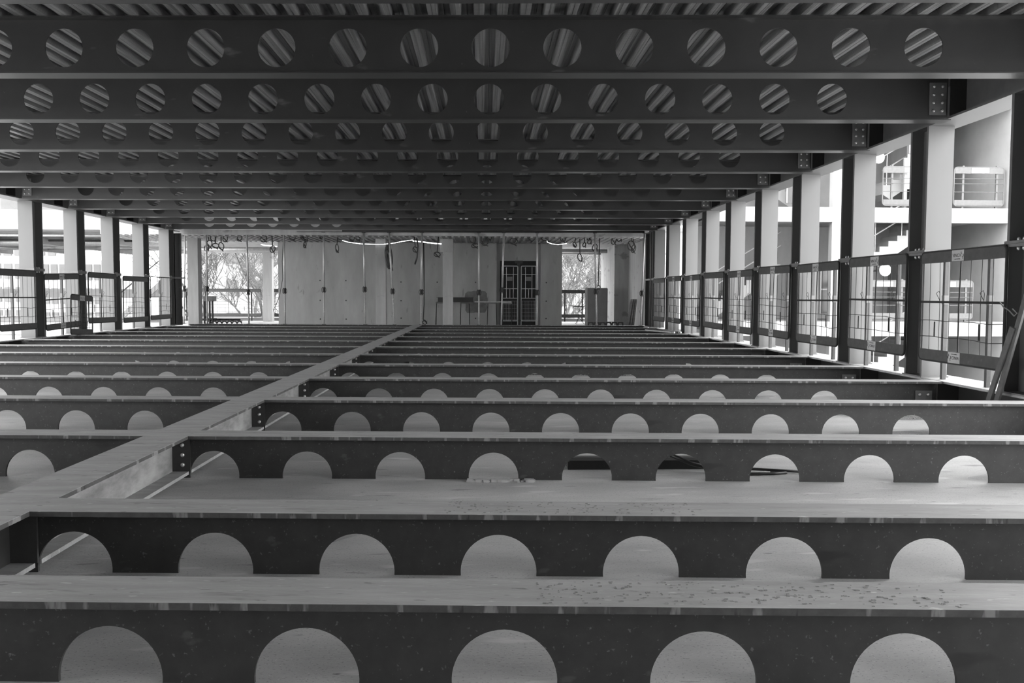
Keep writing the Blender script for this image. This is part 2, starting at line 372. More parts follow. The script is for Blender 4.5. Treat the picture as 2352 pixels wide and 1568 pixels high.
def barrier(label, group, w, h, mid=True, signs=True, top=True, centre=True, nv=8, name='site_barrier'):
    t = thing(name, label, 'barrier', (0,0,0), 0, group); bh = .15; rd = random
    MB().tube([(x,0,z) for x,z in rr_pts(-w/2, w/2, 0, h, .07)], .016, 6, True).build('frame', WIRE, t)
    if top:
        p = [(-w/2+.005,h-bh),(w/2-.005,h-bh)]+[q for q in rr_pts(-w/2+.005,w/2-.005,0,h-.005,.065) if q[1] > h/2]
        MB().prism(p, 1, -.012, -.006).build('top_band', BAND, t)
    p = [q for q in rr_pts(-w/2+.005,w/2-.005,.005,h,.065) if q[1] < h/2]+[(w/2-.005,bh),(-w/2+.005,bh)]
    MB().prism(p, 1, -.012, -.006).build('bottom_band', BAND, t)
    if centre: MB().tube([(.02,0,h-.01),(-.01,0,h*.5),(.0,0,.01)], .010, 5).build('centre_bar', WIRE, t)
    if mid: MB().box(-w/2, w/2, -.008, .008, h*.54-.015, h*.54+.015).build('mid_rail', WIRE, t)
    m = MB()
    for i in range(1, nv):
        x = -w/2+w*i/nv
        if abs(x) < .05 and centre: continue
        m.tube([(x,.004,.02),(x+rd.uniform(-.02,.02),.004,h*.5),(x+rd.uniform(-.02,.02),.004,h-.02)], .0045, 4)
    for z in ((.37,.22) if mid else (.54,.44,.31,.19)):
        m.tube([(-w/2+w*i/6, 0, h*z+rd.uniform(-.006,.006)+(.02*math.sin(i) if i == 5 else 0)) for i in range(7)], .0045, 4)
    m.build('wire_mesh', WIRE, t)
    for x in (-w*.30, w*.24): MB().tube([(x,-.004,h*.22),(x,-.004,h*.36)], .011, 5).build('hook_pin', WIRE, t)
    if signs:
        sign(t, -.04, h-bh/2, True) if top else None
        sign(t, -.06, bh/2+.0, False)
    return t
for k in range(9):
    y0, y1 = 9.5+BAY*k, 11.37+BAY*k; w_ = y1-y0
    o = barrier('dark-banded mesh barrier on the right side, %s bay from the camera' % ORD[k] if k else 'largest dark-banded mesh barrier at the right edge, behind the leaning boards',
                'mesh barriers between right-hand columns', w_, 1.46, mid=k not in (1+2, 2+2+9) and k != 4, signs=k in (0,1,2,4,6,7) or k == 3, centre=k not in (5,))
    o.location = (6.06, (y0+y1)/2, .625+(.02 if k % 2 else 0)); o.rotation_euler = (0, (0.0,.006,-.004,.01,0,.008,-.006,.004,0)[k], -math.pi/2)
lefts = [(19.95,21.58,.60,0), (22.02,23.87,.56,-.03), (24.37,26.2,.64,.01), (26.7,28.6,.59,0), (28.85,30.75,.62,0)]
for k, (y0, y1, z, a) in enumerate(lefts):
    lab = ['mesh barrier cut by the left edge of the photo', 'tilted dark-banded mesh barrier between the first two left columns', 'mesh barrier on the left with a short barrier leaning before it',
           'dark-banded mesh barrier at the third gap on the left', 'mesh barrier without a top band at the far left corner'][k]
    o = barrier(lab, 'mesh barriers between left-hand columns', y1-y0, 1.46, mid=k < 2, signs=k == 1, top=k != 4, nv=8 if k < 4 else 16)
    o.location = (-11.35, (y0+y1)/2, z); o.rotation_euler = (0, a, math.pi/2)
o = barrier('short mesh barrier leaning against the second left column', None, 1.25, 1.08, mid=False, signs=False, nv=6)
sign(o, 0, 1.0, True); o.location = (-11.12, 23.45, .365); o.rotation_euler = (0, .05, math.pi/2)

POSTM = mat('dull_galvanised_post', .035, .06, .5, 18, (1,1,.4))
def post(k, side, X, Y, lab):
    t = thing('barrier_post', lab, 'post', (X, Y, ZT), 0, 'galvanised barrier posts on the %s' % side)
    MB().box(-.026, .026, -.026, .026, 0, 1.62).build('tube', POSTM, t)
    s = -1 if X > 0 else 1
    MB().box(-.03, .03, -.032, .032, 1.02, 1.14).build('clamp', GREYP, t)
    MB().tube([(s*.03,-.02,1.05),(s*.09,-.02,1.05),(s*.09,-.03,1.16),(s*.1,-.02,1.2),(s*.11,.03,1.17),(s*.05,.05,1.08)], .004, 5).build('hook', WIRE, t)
    for z in (.2, .5, .8): MB().box(s*.0225 if s > 0 else -.0245, s*.0225+.002 if s > 0 else -.0225, -.006, .006, z, z+.03).build('slot', DARK, t)
kk = 0
for k in range(9):
    for j, yy in enumerate((10.1, 11.1)):
        post(kk, 'right', 6.25, yy+BAY*k, 'galvanised square post behind the right barrier of the %s bay, its %s post' % (ORD[k], 'nearer' if j == 0 else 'farther')); kk += 1
for k, yy in enumerate((19.9, 20.8, 22.26, 23.2, 24.55, 25.5, 26.9, 27.85, 29.1, 30.1)):
    post(k, 'left', -11.52, yy, 'galvanised square post behind the left barriers, %s from the camera' % ORD[k])

BOARDM = mat('grimy_board', .05, .08, .7, 8)
# leaning tied boards at the right edge
for i, (a, b_, lab) in enumerate((((5.96,9.53,.012),(6.0,9.03,1.5),'longer grey board leaning on the nearest right column'), ((5.92,9.64,.012),(5.96,9.19,1.14),'shorter grey board leaning beside the longer one at right edge'))):
    a = Vector(a); b_ = Vector(b_); d = (b_-a); ln = d.length
    o = MB().box(-.034, .034, -.014, .014, 0, ln).build('leaning_board', BOARDM)
    o.matrix_world = Matrix.Translation(a) @ d.to_track_quat('Z','X').to_matrix().to_4x4()
    tag(o, lab, 'board', 'boards leaning at the right edge')
o = MB().tube([(6.0,9.50,1.42),(5.95,9.36,1.37),(5.93,9.22,1.33),(5.93,9.13,1.27),(5.93,9.08,1.3),(5.93,9.16,1.35)], .007, 5).build('tie_rope', PLATE); tag(o, 'frayed tie rope knotting the leaning boards to the barrier', 'rope')

# ------------------------------------------------------------------ far end of the hall
struct('floor_rear', MB().box(-14.5, 6.9, 32.25, 41.6, -.25, .2), CONC)
mb = MB().box(-14.5, 6.9, 32.2, 41.6, 3.75, 4.2)
for i in range(90):
    x = -14.4+i*.235; mb.box(x, x+.08, 32.25, 35.95, 3.715, 3.75)
struct('ceiling_rear', mb, CONC)
struct('trim_1', MB().box(-12.5, 6.9, 32.02, 32.19, 3.75, 4.75), CONC)
mbw = MB()
mbw.box(-8.77, .55, 36, 36.3, .2, 3.75); mbw.box(2.45, 3.38, 36, 36.3, .2, 3.75); mbw.box(.55, 2.45, 36.45, 36.6, 3.0, 3.75)
mbw.box(.4, .55, 36.3, 36.6, .2, 3.75); mbw.box(2.45, 2.6, 36.3, 36.6, .2, 3.75); mbw.box(.55, .71, 36.45, 36.6, .2, 3.0); mbw.box(2.36, 2.45, 36.45, 36.6, .2, 3.0)
struct('wall_back', mbw, WALLC)
struct('wall_right', MB().box(5.78, 5.95, 36.8, 41, .2, 3.75).box(5.95, 6.5, 36.8, 37.0, .2, 3.75).box(6.4, 6.6, 33.2, 36.8, .2, 3.75), CONC)
struct('door_1', MB().box(.71, 2.36, 36.5, 36.55, .2, 3.0), DARK)  # dark panel stands in for the unlit space beyond the doorway
m = MB()
for x, z in [(-7.0,2.1),(-5.9,2.1),(-4.4,2.1),(-7.0,1.25),(-5.9,1.25),(-4.4,1.25),(-7.0,.45),(-5.9,.45),(-4.4,.45),(-3.55,2.05),(-2.0,2.05),(-.35,2.05),(-3.55,1.25),(-.35,.5),(2.7,2.05),(2.7,1.25),(2.7,.5),(-3.55,.5)]:
    m.dome((x, 36.0, z), .03, (0,-1,0), .002)
o = m.build('wall_holes', DARK); o['kind'] = 'structure'
# darker repair patch
px0, pz0 = px(1068,718,35.99); px1, pz1 = px(1119,668,35.99)
pts = []
for i in range(28):
    a = 2*math.pi*i/28; c, s_ = math.cos(a), math.sin(a); q = 1/max(abs(c),abs(s_)); q *= random.uniform(.93,1.06)
    pts.append(((px0+px1)/2+(px1-px0)/2*c*q, (pz0+pz1)/2+(pz1-pz0)/2*s_*q))
o = MB().prism(pts, 1, 35.985, 35.998).build('mortar_patch', mat('fresh_mortar', .10, .16, .85, 6)); tag(o, 'dark rough mortar patch on the back concrete wall', 'patch')
for nm, x, zz in (('white_scrap',686,.0),('white_scrap',726,.0)):
    X_, Z_ = px(x, 672, 35.98); o = MB().prism([(X_,Z_),(X_+.1,Z_+.02),(X_+.14,Z_+.14),(X_+.05,Z_+.06)],1,35.985,35.998).build(nm, WHITE); tag(o, 'small torn white scrap stuck on the wall, %s of the two' % ('left' if x < 700 else 'right'), 'paper')
# concrete pillars
PILC = mat('darkened_pillar_concrete', .11, .16, .8, 1.5, (2,2,.35), .3)  # concrete colour darkened to offset the daylight falling on the corner pillars
def pillar(x0, x1, Y, lab, dp=.45, cap=False):
    t = thing('concrete_pillar', lab, 'pillar', ((x0+x1)/2, Y+dp/2, .2)); hw = (x1-x0)/2
    MB().box(-hw, hw, -dp/2, dp/2, 0, 3.55 if not cap else 3.0).build('shaft', PILC if 'corner' in lab else CONC, t)
    if cap: MB().box(-hw-.12, hw+.01, -dp/2-.01, dp/2, 3.0, 3.55).build('head', WALLC, t)
pillar(px(432,700,33.5)[0], px(456,700,33.5)[0], 33.5, 'pale concrete pillar at the far left beside the corner column')
pillar(px(863,700,33.5)[0], px(886,700,33.5)[0], 33.5, 'concrete pillar in the middle, with the big cable coil beside it')
pillar(px(1017,700,33.5)[0], px(1040,700,33.5)[0], 33.5, 'concrete pillar in the middle with a wider head', cap=True)
pillar(px(1478,700,32.9)[0], px(1488,700,32.9)[0], 32.9, 'narrow concrete pillar at the far right corner', .3)
pillar(px(604,700,40.5)[0], px(625,700,40.5)[0], 40.5, 'bright concrete pillar outside the left back opening', .4)

# shoring props standing on the last floor beam
def prop(label, xb, xt, zc_, ztop=3.86):
    Xb = px(xb, 745, 31.85)[0]; Xt = px(xt, 540, 31.85)[0]; Y = yl(13, Xb)
    t = thing('shoring_prop', label, 'prop', (Xb, Y, ZT), 0, 'shoring props'); dx = Xt-Xb; H = ztop-ZT; hc = zc_-ZT
    f = hc/H
    MB().tube([(0,0,.01),(dx*f,0,hc)], .03, 8).build('outer_tube', PROPM, t, True)
    MB().tube([(dx*f,0,hc),(dx,0,H-.01)], .036, 8).build('inner_tube', GALV, t, True)
    MB().tube([(dx*f,0,hc-.09),(dx*f,0,hc+.1)], .058, 8).build('collar', WIRE, t)
    c = MB().tube([(dx*f+.09*math.cos(a),-.02,hc+.12*math.sin(a)) for a in [i*math.pi/6 for i in range(12)]], .008, 5, True).build('handle', WIRE, t)
    MB().box(-.07,.07,-.07,.07,0,.01).build('base_plate', WIRE, t); MB().box(dx-.07,dx+.07,-.07,.07,H-.01,H).build('head_plate', WIRE, t)
pl = [(412,415,'thin shoring prop in front of the dark corner post at left'),(468,465,'shoring prop beside the left concrete pillar'),(566,561,'shoring prop in front of the left back opening'),
      (651,648,'shoring prop at the left edge of the back wall'),(742,741,'shoring prop before the back wall, by the torn white scraps'),(838,834,'shoring prop standing left of the middle concrete pillar'),
      (906,893,'slanting shoring prop below the big cable coil'),(967,969,'shoring prop beside the long hanging cable'),(1100,1100,'shoring prop in front of the dark mortar patch'),
      (1151,1157,'shoring prop on the left side of the grid gates'),(1233,1233,'shoring prop on the right side of the grid gates'),(1368,1364,'shoring prop in front of the grey standing sheet'),(1467,1476,'shoring prop by the leaning planks at far right')]
for xb, xt, lab in pl: prop(lab, xb, xt, 1.62+random.uniform(-.05,.08))
t = thing('header_beam', 'plain header beam resting on the row of shoring props', 'steel beam', (0, YL[13], 3.86), SK)
MB().box(XL*cs, XR*cs, -.09, .09, 0, .02).build('bottom_flange', STEEL, t); MB().box(XL*cs, XR*cs, -.008, .008, .02, .5).build('web', STEEL, t)

# grid gates in front of the dark doorway
def grid_gate(x0, x1, lab):
    Y = 35.85; X0 = px(x0,700,Y)[0]; X1 = px(x1,700,Y)[0]; w_ = X1-X0; h = 2.55
    t = thing('grid_gate', lab, 'gate', ((X0+X1)/2, Y, .2), 0, 'tubular grid gates at the dark doorway'); r = .02
    MB().tube([(x,0,z) for x,z in rr_pts(-w_/2,w_/2,.2,h,.05)], r, 6, True).build('frame', GALV, t)
    m = MB()
    for z in (.62*h,.84*h+.05): m.tube([(-w_/2,0,z),(w_/2,0,z)], .016, 5)
    m.tube([(-w_/2,0,h*.46),(w_/2,0,h*.46)], .014, 5)
    m.tube([(-w_*.25,0,h*.95),(-w_*.22,0,h*.98),(-w_*.22,0,h*.46)], .012, 5); m.tube([(w_*.22,0,h*.98),(w_*.22,0,h*.46)], .012, 5); m.tube([(0,0,h*.62),(0,0,h*.46)], .01, 5)
    m.build('rails', GALV, t)
    m = MB()
    for i in range(1,10): m.tube([(-w_/2+w_*i/10,0,.22),(-w_/2+w_*i/10,0,h*.42)], .004, 4)
    for i in range(6): m.tube([(-w_/2,0,.25+.16*i),(w_/2,0,.25+.16*i)], .004, 4)
    m.build('wire_grid', GALV, t)
    MB().box(-w_*.2,w_*.16,-.03,-.02,h*.75,h*.82).build('notice_plate', PLATE, t)
    for x in (-w_/2, w_/2): MB().tube([(x,0,0),(x,0,.2)], .02, 6).build('foot', GALV, t)
grid_gate(1153, 1189, 'left tubular grid gate before the dark doorway'); grid_gate(1197, 1231, 'right tubular grid gate before the dark doorway')
X_ = px(1192,700,35.7)[0]
t = thing('gate_post', 'dark middle post with a T-shaped head between the grid gates', 'post', (X_, 36.05, .2))
MB().box(-.055,.055,-.03,.03,.02,2.75).build('post', BLACKST, t); MB().box(-.17,.17,-.04,.04,2.68,2.79).build('head', BLACKST, t); MB().box(-.1,.1,-.08,.08,0,.02).build('foot', BLACKST, t)

# steel offcut on trestles
Xa, Za = px(1003,688,35); Xb, _ = px(1088,688,35)
t = thing('steel_offcut', 'dark steel channel offcut lying across trestles behind the middle pillar', 'steel beam', (0,0,0))
MB().box(Xa,Xb,34.9,35.1,Za-.10,Za-.085).build('bottom_flange', BLACKST, t); MB().box(Xa,Xb,34.9,35.1,Za+.085,Za+.1).build('top_flange', BLACKST, t); MB().box(Xa+.05,Xb-.02,34.99,35.01,Za-.085,Za+.085).build('web', STEEL, t)
def trestle(x, Y, z, lab):
    X = px(x,700,Y)[0]; t = thing('trestle', lab, 'trestle', (X,Y,.2), 0, 'trestles by the back wall'); h = z-.2
    MB().box(-.2,.2,-.04,.04,h-.06,h).build('top_bar', PLATE, t)
    for s in (-1,1):
        for q in (-1,1): MB().tube([(s*.17,q*.03,h-.06),(s*.2,q*.22,0)], .015, 5).build('leg', WIRE, t)
trestle(1068, 35, Za-.1, 'trestle hidden partly by the mortar patch, under the steel offcut'); trestle(1012, 35, Za-.1, 'trestle under the left end of the steel offcut')
trestle(1130, 34.6, px(1130,694,34.6)[1], 'trestle left of the grid gates carrying a thin bar')
trestle(1165, 34.6, px(1130,694,34.6)[1], 'trestle before the grid gates carrying a thin bar')
zb_ = px(1130,694,34.6)[1]
o = MB().box(px(1090,690,34.6)[0], px(1175,690,34.6)[0], 34.57, 34.63, zb_, zb_+.035).build('thin_bar', GALV); tag(o, 'thin pale bar lying on two trestles before the gates', 'bar')

# sheet, planks, tripod, small beams, trolley, boxes
X0_, _ = px(1349,700,35.2); X1_, _ = px(1394,700,35.2)
t = thing('standing_sheet', 'tall dark grey sheet standing before the right back opening', 'panel', ((X0_+X1_)/2, 35.2, .2)); w_ = (X1_-X0_)/2
MB().box(-w_,w_,-.03,.03,.02,1.62).build('sheet', GREYP, t); MB().box(-w_-.09,-w_-.01,-.03,.03,0,1.64).build('side_rail', CONC, t); MB().box(w_,w_+.02,-.05,.03,0,1.6).build('rubber_edge', DARK, t)
for i, (xb, xt) in enumerate(((1441,1453),(1447,1457),(1453,1461))):
    a = Vector((px(xb,742,34)[0],34,.21)); b_ = Vector((px(xt,684,34.2)[0],34.3,1.35)); d = b_-a
    o = MB().box(-.06,.06,-.015,.015,0,d.length).build('leaning_plank', WOOD); o.matrix_world = Matrix.Translation(a) @ d.to_track_quat('Z','Y').to_matrix().to_4x4()
    tag(o, 'dark plank leaning in the far right corner, %s of three' % ['left','middle','right'][i], 'plank', 'planks leaning at far right')
X_, Z_ = px(1330,665,37.5)
t = thing('tripod_stand', 'thin tripod stand in the right back opening', 'stand', (X_,37.5,.2))
MB().tube([(0,0,.28),(0,0,Z_-.2)], .014, 6).build('pole', WIRE, t); MB().box(-.25,.25,-.01,.01,.78,.83).build('cross_plate', GREYP, t)
for a in (0,2.1,4.2): MB().tube([(0,0,.32),(.26*math.cos(a),.26*math.sin(a),0)], .01, 5).build('leg', WIRE, t)
def small_beam(x0, x1, Y, lab, nh):
    X0 = px(x0,740,Y)[0]; X1 = px(x1,740,Y)[0]; t = thing('small_perforated_beam', lab, 'steel beam', (X0,Y,.2)); L_ = X1-X0
    MB().box(0,L_,-.07,.07,0,.012).build('bottom_flange', BLACKST, t); MB().box(0,L_,-.07,.07,.238,.25).build('top_flange', GREYP, t)
    m = MB(); p = L_/nh; n = 16
    for i in range(nh):
        x = p*(i+.5); vs = []
        for k in range(n):
            th = 2*math.pi*k/n; c, s_ = math.cos(th), math.sin(th); q = min(p/2/max(abs(c),1e-6), .113/max(abs(s_),1e-6)); vs += [(x+.07*c,0,.125+.07*s_),(x+q*c,0,.125+q*s_)]
        m.add(vs, [(2*k,2*k+1,(2*k+3)%(2*n),(2*k+2)%(2*n)) for k in range(n)])
    m.build('web', BLACKST, t)
small_beam(1350, 1432, 33.4, 'small perforated beam lying on the floor at far right', 6); small_beam(475, 556, 33.4, 'small perforated beam lying on the floor at far left', 7)
o = MB().box(px(590,740,34)[0], px(636,740,34)[0], 33.8, 34.2, .2, .29).build('flat_board', WHITE); tag(o, 'white flat panel lying below the left back opening', 'panel')
X0_, _ = px(470,700,33.2); X1_, _ = px(491,700,33.2)
t = thing('barrier_trolley', 'dark upright trolley frame beside the left concrete pillar', 'trolley', ((X0_+X1_)/2,33.3,.2)); w_ = (X1_-X0_)/2
MB().box(-w_,w_,-.25,.25,1.02,1.22).build('hood', BAND, t)
for x in (-w_+.02, .05, w_-.02): MB().tube([(x,-.2,.08),(x,-.2,1.05)], .04, 6).build('upright', WIRE, t)
MB().box(-w_,w_,-.25,.25,.3,.34).build('shelf', WIRE, t); MB().box(-w_,w_,-.25,.25,0,.08).build('base', WIRE, t)
for i in range(4):
    o = MB().tube([(5.2+.065*i,26.6,ZT+.03),(5.75+.065*i,24.9,ZT+.03)], .028, 6).build('steel_bar', [GALV,WIRE,STEEL,GALV][i]); tag(o, 'steel bar in the small bundle at the far right sill, %s bar' % ORD[i], 'bar', 'steel bars bundled at far right')

# hanging cables
def cable(x, y, rx, ry, lab, turns=1.6, Yc=32.7, thick=.021, lead=None, nm='cable_loop', spiral=0.0):
    X, Z = px(x, y, Yc); s = Yc/FPX; rx *= s; ry *= s; pts = [(X+random.uniform(-.05,.05), Yc, 3.75 if lead is None else lead)]
    st = 1.57; n = int(18*turns); base = (X+rx*math.cos(st), Yc, Z+ry*math.sin(st))
    if pts[0][2] < base[2]: pts = []
    for i in range(n+1):
        a = st+2*math.pi*i/18; q = 1+.18*math.sin(i*.7+x)-spiral*i/n; pts.append((X+rx*q*math.cos(a), Yc+.01*i/n, Z+ry*q*math.sin(a)))
    pts.append((X+rx*.9, Yc, Z-ry*1.3))
    o = MB().tube(pts, thick, 5).build(nm, CABLE, None, True); tag(o, lab, 'cable', 'cable loops hanging from the rear ceiling'); return o
loops = [(480,561,7,8),(474,569,5,6),(489,547,5,7),(495,564,6,6),(508,565,5,9),(517,548,6,6),(550,547,5,6),(605,547,8,7),(626,572,5,8),(671,545,6,6),(698,546,9,5),(700,562,3,6),(736,544,4,4),(774,570,4,8),(808,548,5,6),(822,547,4,6),
         (954,573,5,7),(1004,584,6,6),(1086,550,6,9),(1091,564,7,5),(1115,557,7,6),(1123,546,5,6),(1108,549,4,9),(1180,554,8,8),(1215,546,6,6),(1252,543,11,8),(1293,548,5,7),(1353,546,5,5),(1354,555,4,5),(1320,562,4,5),(1342,562,3,5),(1366,568,6,7),(1332,591,5,8),(1410,552,6,8),(1422,547,6,6),(1450,564,7,13),(1455,571,5,9),(1374,660,4,5)]
where = lambda x: 'above the left back opening' if x < 640 else 'over the wall left of the middle pillar' if x < 860 else 'between the two middle pillars' if x < 1020 else 'near the mortar patch' if x < 1130 else 'above the grid gates' if x < 1280 else 'above the right back opening' if x < 1400 else 'in the far right corner'
cnt = {}
for (x, y, a, b_) in loops:
    wh = where(x); cnt[wh] = cnt.get(wh, 0)+1
for_i = {}
for (x, y, a, b_) in sorted(loops):
    wh = where(x); i = for_i.get(wh, 0); for_i[wh] = i+1
    cable(x, y, a, b_, 'black cable loop hanging %s%s' % (wh, '' if cnt[wh] == 1 else ', %s from the left' % ORD[i]), Yc=32.7, turns=random.choice([1.3,2.2,2.8]))
for i in range(1):
    o = cable(893, 590, 9, 24, 'large thick coil of black cables beside the middle pillar', 13, 33.2, .038, nm='cable_coil', spiral=.7); cable(892, 592, 6, 18, 'smaller coil of cables before the large coil', 8, 33.0, .034, nm='cable_coil', spiral=.5)
def path(pts, Y, r, m, nm, lab, cat):
    o = MB().tube([(px(x,y,Y)[0], Y, min(px(x,y,Y)[1],3.74)) for x,y in pts], r, 6).build(nm, m, None, True); tag(o, lab, cat); return o
path([(973,556),(974,640),(974,700),(972,733),(977,738),(980,742),(976,746),(971,742),(971,738),(975,735),(979,738),(980,743)], 35.6, .025, CABLE, 'hanging_cable', 'long black cable running down the wall to a floor coil', 'cable')
path([(651,548),(648,600),(649,640),(642,680),(634,700),(628,712),(631,719),(637,720),(639,714),(633,709),(629,712)], 33.6, .012, CABLE, 'hanging_cable', 'long thin cable drooping at the left edge of the wall', 'cable')
path([(957,545),(960,565),(958,590),(953,607)], 33.0, .03, CABLE, 'hanging_cable', 'short thick bundle of cable tails left of the capped pillar', 'cable')
path([(786,552),(800,556),(830,560),(862,561),(880,561),(905,558),(925,554),(948,551)], 33.4, .013, LED, 'led_strip', 'glowing light strip sagging behind the middle pillar', 'light')
path([(948,553),(975,556),(1000,559),(1014,560)], 33.4, .022, LED, 'led_strip', 'glowing light strip ending at the capped pillar', 'light')
path([(1256,538),(1257,556),(1268,560),(1282,561.5),(1296,560),(1302,559)], 33.4, .012, LED, 'led_strip', 'short curved glowing light strip above the right opening', 'light')
path([(599,540),(601,558),(606,563),(618,564),(636,566)], 38.0, .022, LED, 'led_strip', 'glowing light strip above the left back opening', 'light')

# rubbish on the slab
LSTEEL2 = mat('dirt_crumb', .10, .26, .9, 80)
o = MB().prism([(.72,0),(.72,.066),(.74,.078),(2.05,.078),(2.05,0)], 1, 7.0, 7.12).build('steel_section', WIRE)
o.location = (0,0,0.0); tag(o, 'dark steel section lying on the slab behind the third floor beam', 'steel beam')
o = MB().box(.72, 2.1, 7.15, 7.2, 0, .085).build('steel_section', GREYP); tag(o, 'second grey steel section lying behind the dark one', 'steel beam')
for i, (pts, r, lab) in enumerate((
    ([(1.55,7.0,.145),(1.75,6.9,.07),(2.0,6.83,.02)], .018, 'black hose sloping off the steel sections'),
    ([(2.15,6.9,.03),(2.5,6.84,.02),(2.75,6.8,.015)], .012, 'thin black hose lying on the slab, right of the sections'),
    ([(2.15,6.75,.012),(2.4,6.76,.012),(2.52,6.79,.012),(2.4,6.83,.012)], .012, 'curled end of a black hose on the slab'))):
    o = MB().tube(pts, r, 6).build('hose', CABLE, None, True); tag(o, lab, 'hose')
o = MB().tube([(-.72,5.6,.08),(-.70,5.3,.03),(-.68,5.18,.02),(-.80,5.05,.02),(-.9,4.95,.015)], .016, 5).build('bent_strip', GREYP); tag(o, 'bent metal strip on the slab behind the second floor beam', 'scrap')
m = MB()
for i in range(70):
    x = -.12+.52*random.random(); y = 6.54+.05*random.random()-.03*x; s = random.uniform(.006,.018)
    m.box(x-s*1.5, x+s*1.5, y-s, y+s, 0, s*1.2)
o = m.build('mortar_crumbs', CONC); tag(o, 'line of mortar crumbs at the foot of the third floor beam', 'debris', None, 'stuff')
m = MB()
for i in range(260):
    x = random.uniform(.2,1.75); y = YL[0]+x*math.tan(SK)+random.uniform(-.12,.12); s = random.uniform(.0012,.0042); m.box(x-s*1.6,x+s*1.6,y-s,y+s,ZT,ZT+s*.7)
for i in range(160):
    x = random.uniform(-.2,1.1); y = YL[1]+x*math.tan(SK)+random.uniform(-.12,.12); s = random.uniform(.0012,.0042); m.box(x-s*1.6,x+s*1.6,y-s,y+s,ZT,ZT+s*.7)
o = m.build('mortar_crumbs', LSTEEL2); tag(o, 'scattered mortar crumbs on the two nearest flange tops', 'debris', None, 'stuff')

# ------------------------------------------------------------------ outside, right: stair building
Z1, Z2, Z3, Z4 = 4.18, 7.64, .73, -2.73
F0 = 25.0
m = MB()
for z in (Z1, Z2, Z3): m.box(6.9, 17.2, F0, F0+.25, z-.44, z)
m.box(6.9, 17.2, F0, F0+.25, Z4-.4, Z4)
struct('wall_outside_right', m, WHITE)
m = MB()
for z in (Z1, Z2, Z3, Z4): m.box(6.9, 17.2, F0+.25, 28.5, z-.3, z)
struct('floor_outside_right', m, RCONC)
m = MB().box(6.9, 17.2, 28.5, 28.8, -4, 11); m.box(14.0, 14.15, 26.9, 28.5, -4, 11)
struct('wall_outside_rear', m, RCONC)
m = MB().box(10.52, 11.3, F0-.01, F0+.24, -4, 11).box(15.95, 17.4, F0-.012, F0+3.2, -4, 11)
struct('wall_outside_pier', m, WHITE)
for i, (x0,x1,z0,z1,lab) in enumerate(((9.6,10.4,4.45,5.8,'upper'),(10.75,11.9,.95,2.6,'lower'))):
    t = thing('outside_window', 'grey window of the stair building, %s one' % lab, 'window', ((x0+x1)/2, 26.4, z0)); w_ = (x1-x0)/2; h = z1-z0
    MB().box(-w_,w_,-.02,.02,0,h).build('pane', GLASS, t)
    m = MB().box(-w_,w_,-.04,-.02,h*.45,h*.48)
    for x in (-w_, -.02, w_-.04): m.box(x, x+.04, -.05,-.02,0,h)
    m.build('frame', WHITE, t)
def stair(x0, z0, n, Y, lab, dx=.28, dz=.172, dr=1):
    t = thing('concrete_stair', lab, 'stairs', (x0, Y, z0)); poly = [(0,-.25)]
    pts = [(0,-.12)]
    for i in range(n): pts += [(dr*i*dx, (i+1)*dz), (dr*(i+1)*dx, (i+1)*dz)]
    pts += [(dr*n*dx, n*dz-.3), (dr*.25, -.28)]
    if dr < 0: pts = pts[::-1]
    MB().prism(pts, 1, 0, 1.1).build('flight', WHITE, t)
    for off in (.45, .9):
        MB().tube([(0,.02,off+dz),(dr*n*dx,.02,off+dz+n*dz)], .022, 6).build('handrail', WHITE, t)
    for i in range(0, n, 3): MB().tube([(dr*(i+.5)*dx,.02,(i+1)*dz),(dr*(i+.5)*dx,.02,(i+1)*dz+1.0)], .014, 5).build('baluster', GALV, t)
stair(12.15, 2.72, 9, 25.9, 'white concrete stair flight seen between the second and third right columns')
stair(12.2, -.75, 8, 25.9, 'lower white stair flight below the outside slab band')
stair(12.8, 4.9, 8, 26.6, 'upper stair flight behind the outside barrier', )
stair(7.2, .99, 9, 27.1, 'stair flight seen through the far right-hand bays')
stair(10.9, 4.2, 12, 27.0, 'stair flight rising to the left in the outer building', dr=-1)
for i, (x,y) in enumerate(((2022,360),(2037,620))):
    X_, Z_ = px(x, y, 25.7); t = thing('bulkhead_lamp', 'round glowing lamp on the outer building, %s one' % ('upper' if i == 0 else 'lower'), 'lamp', (X_, 25.85, Z_))
    MB().tube([(0,.0,0),(0,-.05,0)], .19, 20).build('housing', GALV, t, False)
    MB().tube([(0,-.05,0),(0,-.1,0),(0,-.14,0)], .165, 20, r1=.09).build('globe', LAMP, t, True)
    MB().box(-.1,.1,.0,.05,-.1,.1).build('bracket', GALV, t)
    MB().box(-.03,.03,.05,2.63,-.03,.03).build('arm', GREYP, t)
PALEB = mat('pale_barrier_tube', .06, .08, .5, 12)
def light_barrier(x0, x1, z, Y, lab):
    t = thing('outside_barrier', lab, 'barrier', ((x0+x1)/2, Y, z), 0, 'pale barriers on the outer building'); w_ = x1-x0
    MB().tube([(x,0,q) for x,q in rr_pts(-w_/2,w_/2,.08,1.25,.1)], .018, 6, True).build('frame', PALEB, t)
    MB().box(-w_/2+.02,w_/2-.02,-.01,.0,1.06,1.24).build('top_band', PALEB, t); MB().box(-w_/2+.02,w_/2-.02,-.01,.0,.1,.26).build('bottom_band', PALEB, t)
    MB().box(-.25,.3,-.02,-.012,1.07,1.23).build('sign', WHITE, t)
    for q in (.5,.75,.9): MB().tube([(-w_/2,0,q),(w_/2,0,q)], .01, 4).build('rail', PALEB, t)
    for x in (-w_/2+.3, w_/2-.2): MB().box(x-.03,x+.03,.02,.07,0,1.3).build('post', PALEB, t)
